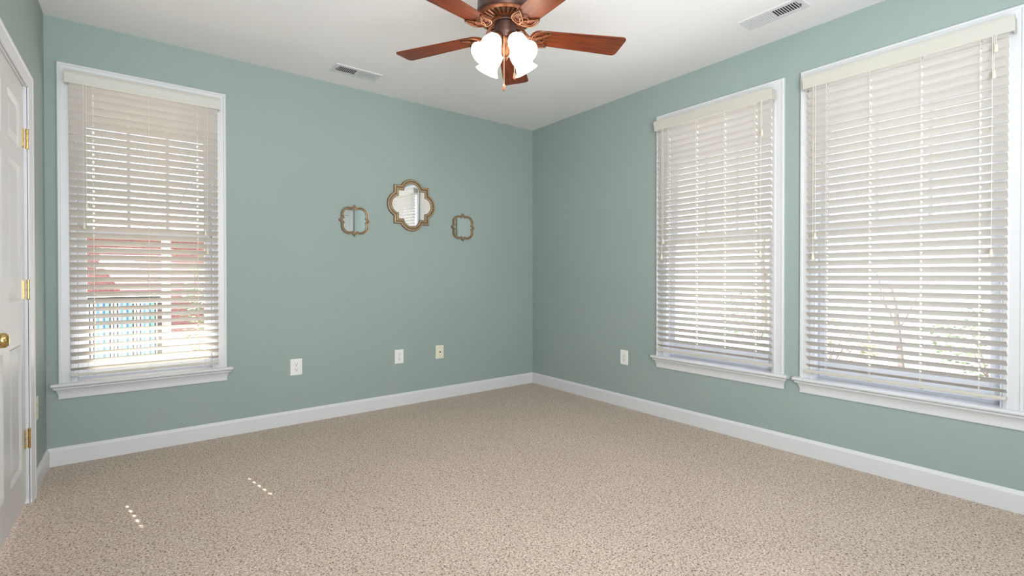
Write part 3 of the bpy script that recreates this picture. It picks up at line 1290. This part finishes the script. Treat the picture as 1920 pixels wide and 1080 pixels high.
# pull chains
for (dx, dy, z0, z1) in ((-.006, -.034, 2.205, 1.975), (.040, .02, 2.205, 2.046)):
    p = RX.xy * dx + F.xy.normalized() * dy
    bm = bmesh.new()
    tube(bm, [(p.x, p.y, fz(z0)), (p.x, p.y, fz(z1))], .0008, 6)
    nb = 40
    for i in range(nb):
        zz = fz(z1 + (z0 - z1) * i / nb)
        lathe(bm, [(.0005, zz - .0014), (.0013, zz), (.0005, zz + .0014)], 6, Matrix.Translation((p.x, p.y, 0)))
    ch = obj('pull_chain', bm, M['chain'], fan)
    bm = bmesh.new()
    lathe(bm, [(.002, .004), (.0035, 0), (.0048, -.010), (.0055, -.018), (.0052, -.024), (.002, -.028)], 16,
          Matrix.Translation((p.x, p.y, fz(z1))))
    obj('chain_fob', bm, M['fob'], ch, smooth=60)

# ------------------------------------------------------------------ outside
bm = bmesh.new()
box(bm, -40, 60, -40, 60, -.45, -.40)
g = obj('ground', bm, M['ground'])
structure(g)
bm = bmesh.new()
for i in range(22):
    box(bm, -6.2, 1.2, TH + .01 + i * .14, TH + .01 + i * .14 + .132, -.16, -.12)
box(bm, -6.2, 1.2, TH + .01, TH + 3.1, -.40, -.165)
structure(obj('porch_deck', bm, M['deck']))
bm = bmesh.new()
box(bm, -6.4, 1.4, TH + .01, 2.86, 2.74, 2.86)
box(bm, -6.4, 1.4, 2.76, 2.86, 2.66, 2.74)
structure(obj('porch_roof', bm, M['porch_ceiling']))


def porch_post(x, label):
    r = thing('porch_post', label, 'post', (x, 2.70, -.12), 0, 'white porch posts')
    bm_ = bmesh.new()
    box(bm_, -.04, .04, -.04, .04, 0, 2.78)
    obj('post_shaft', bm_, M['post'], r, bevel=.006)
    bm_ = bmesh.new()
    box(bm_, -.06, .06, -.06, .06, 0, .14)
    obj('post_base', bm_, M['post'], r, bevel=.006)
    return r


porch_post(-2.986, 'white square porch post seen through the left window blind')

# patio chair
ch = thing('patio_chair', 'patio chair with blue and green striped back cushion, outside the left window', 'chair', (-3.35, 1.40, -.12), 0)
bm = bmesh.new()
for x in (-.27, .27):
    tube(bm, [(x, -.02, .0), (x, -.02, .45), (x, -.06, 1.04)], .014, 8)
    tube(bm, [(x, .50, 0), (x, .48, .62)], .014, 8)
    tube(bm, [(x, -.03, .62), (x, .25, .64), (x, .50, .62)], .016, 8)
tube(bm, [(-.27, -.06, 1.04), (.27, -.06, 1.04)], .014, 8)
tube(bm, [(-.27, -.02, .40), (.27, -.02, .40)], .014, 8)
tube(bm, [(-.27, .48, .40), (.27, .48, .40)], .014, 8)
obj('chair_frame', bm, M['chairframe'], ch)


def cushion(w, d, h):
    bm_ = bmesh.new()
    nx, ny = 10, 8
    g_ = {}
    for s in (-1, 1):
        for i in range(nx + 1):
            for j in range(ny + 1):
                u, v = i / nx * 2 - 1, j / ny * 2 - 1
                e = (1 - u ** 6) * (1 - v ** 6)
                g_[s, i, j] = bm_.verts.new((u * w / 2, s * (d / 2) * (.35 + .65 * e ** .5), v * h / 2))
        for i in range(nx):
            for j in range(ny):
                bm_.faces.new([g_[s, i, j], g_[s, i + 1, j], g_[s, i + 1, j + 1], g_[s, i, j + 1]])
    for i in range(nx):
        for j in (0, ny):
            bm_.faces.new([g_[-1, i, j], g_[-1, i + 1, j], g_[1, i + 1, j], g_[1, i, j]])
    for j in range(ny):
        for i in (0, nx):
            bm_.faces.new([g_[-1, i, j], g_[-1, i, j + 1], g_[1, i, j + 1], g_[1, i, j]])
    return bm_


c1 = obj('back_cushion', cushion(.50, .09, .56), M['plaid'], ch, smooth=60)
c1.location = (0, .03, .76)
c1.rotation_euler = (R(4), 0, 0)
c2 = obj('seat_cushion', cushion(.50, .09, .46), M['plaid'], ch, smooth=60)
c2.location = (0, .26, .46)
c2.rotation_euler = (R(90), 0, 0)

# neighbouring brick house
hs = thing('brick_house', 'low red brick house beyond the porch, seen through the left blind', 'house', (-4.6, 12.2, -.4), 0)
bm = bmesh.new()
box(bm, -7, 3.2, 0, 6, 0, 2.45)
obj('brick_wall', bm, M['brick'], hs)
bm = bmesh.new()
prism(bm, [(-.5, 2.45), (-.5, 2.56), (3, 3.7), (6.5, 2.56), (6.5, 2.45)], -7.4, 3.6)
obj('roof', bm, M['roof'], hs)
for x, wh, za, zb in ((-5.0, .55, 1.05, 2.05), (-2.0, .55, 1.05, 2.05), (.95, .34, 1.74, 1.98)):
    bm = bmesh.new()
    box(bm, x - wh, x + wh, -.05, .02, za, zb)
    box(bm, x - wh - .07, x + wh + .07, -.09, .02, za - .05, za)
    wf = obj('house_window', bm, M['post'], hs)
    bm = bmesh.new()
    box(bm, x - wh + .05, x - .03, -.06, -.051, za + .05, zb - .05)
    box(bm, x + .03, x + wh - .05, -.06, -.051, za + .05, zb - .05)
    obj('house_pane', bm, M['pane_far'], wf)


def shrub(loc, rx, rz, n, seed, label, leafm, group='shrubs outside the windows'):
    rnd = random.Random(seed)
    r = thing('garden_shrub', label, 'shrub', loc, 0, group)
    bm_ = bmesh.new()
    for _ in range(n):
        d = Vector((rnd.gauss(0, 1), rnd.gauss(0, 1), rnd.gauss(0, 1))).normalized() * rnd.uniform(.55, 1) ** .5
        c = Vector((d.x * rx, d.y * rx, rz + d.z * rz))
        q = Matrix.Rotation(rnd.uniform(0, 2 * pi), 4, 'Z') @ Matrix.Rotation(rnd.uniform(0, pi), 4, 'X')
        s = rnd.uniform(.03, .06)
        vv = [bm_.verts.new(c + q @ Vector(p)) for p in ((-s, 0, 0), (0, -s * .45, 0.004), (s, 0, 0), (0, s * .45, .004))]
        bm_.faces.new(vv)
    obj('foliage', bm_, leafm, r)
    bm_ = bmesh.new()
    for k in range(7):
        a = 2 * pi * k / 7
        tube(bm_, [(0.03 * cos(a), .03 * sin(a), -.02), (rx * .3 * cos(a), rx * .3 * sin(a), rz * .8), (rx * .6 * cos(a), rx * .6 * sin(a), rz * 1.5)],
             [.014, .009, .004], 6)
    obj('stems', bm_, M['bark'], r)
    return r


shrub((-2.2, 5.0, -.4), .52, 1.0, 1500, 1, 'leafy grey-green shrub right of the porch post', M['leaf'])
shrub((.9, 4.6, -.4), .6, .6, 500, 2, 'low dry shrub beyond the porch deck', M['leaf_dry'])
shrub((5.8, -.7, -.4), .75, .42, 650, 3, 'low pale shrub outside the right windows, left of the young tree', M['leaf_dry'])
shrub((6.4, -2.55, -.4), .7, .55, 650, 4, 'rounded green shrub outside the rightmost window', M['leaf'])
shrub((8.2, 1.6, -.4), .9, .6, 700, 5, 'green shrub outside the middle window', M['leaf'])


def tree(loc, h, seed, label, group='bare trees outside'):
    rnd = random.Random(seed)
    r = thing('bare_tree', label, 'tree', loc, 0, group)
    bm_ = bmesh.new()
    bb = bmesh.new()

    def grow(b, p, d, ln, rad, depth):
        pts = [p]
        rs = [rad]
        for i in range(4):
            d = (d + Vector((rnd.uniform(-.13, .13), rnd.uniform(-.13, .13), rnd.uniform(-.02, .08)))).normalized()
            pts.append(pts[-1] + d * ln / 4)
            rs.append(rad * (1 - .13 * (i + 1)))
        tube(b, pts, rs, 6)
        if depth:
            for _ in range(3 if depth > 1 else 2):
                a = rnd.uniform(0, 2 * pi)
                e = (d + Vector((cos(a), sin(a), .2)) * rnd.uniform(.5, .9)).normalized()
                grow(bb, pts[rnd.choice((2, 3, 4, 4))], e, ln * rnd.uniform(.55, .8), rs[-1] * .62, depth - 1)
    grow(bm_, Vector((0, 0, 0)), Vector((0, 0, 1)), h * .42, h * .016, 4)
    obj('trunk', bm_, M['bark'], r)
    obj('branches', bb, M['bark'], r)
    return r


tree((5.9, -1.64, -.4), 3.2, 5, 'slim bare young tree outside the rightmost window')
tree((-2.6, 21.5, -.4), 8.5, 9, 'tall bare tree behind the brick house')
tree((12.0, 3.2, -.4), 6.5, 11, 'bare tree far outside the middle window')
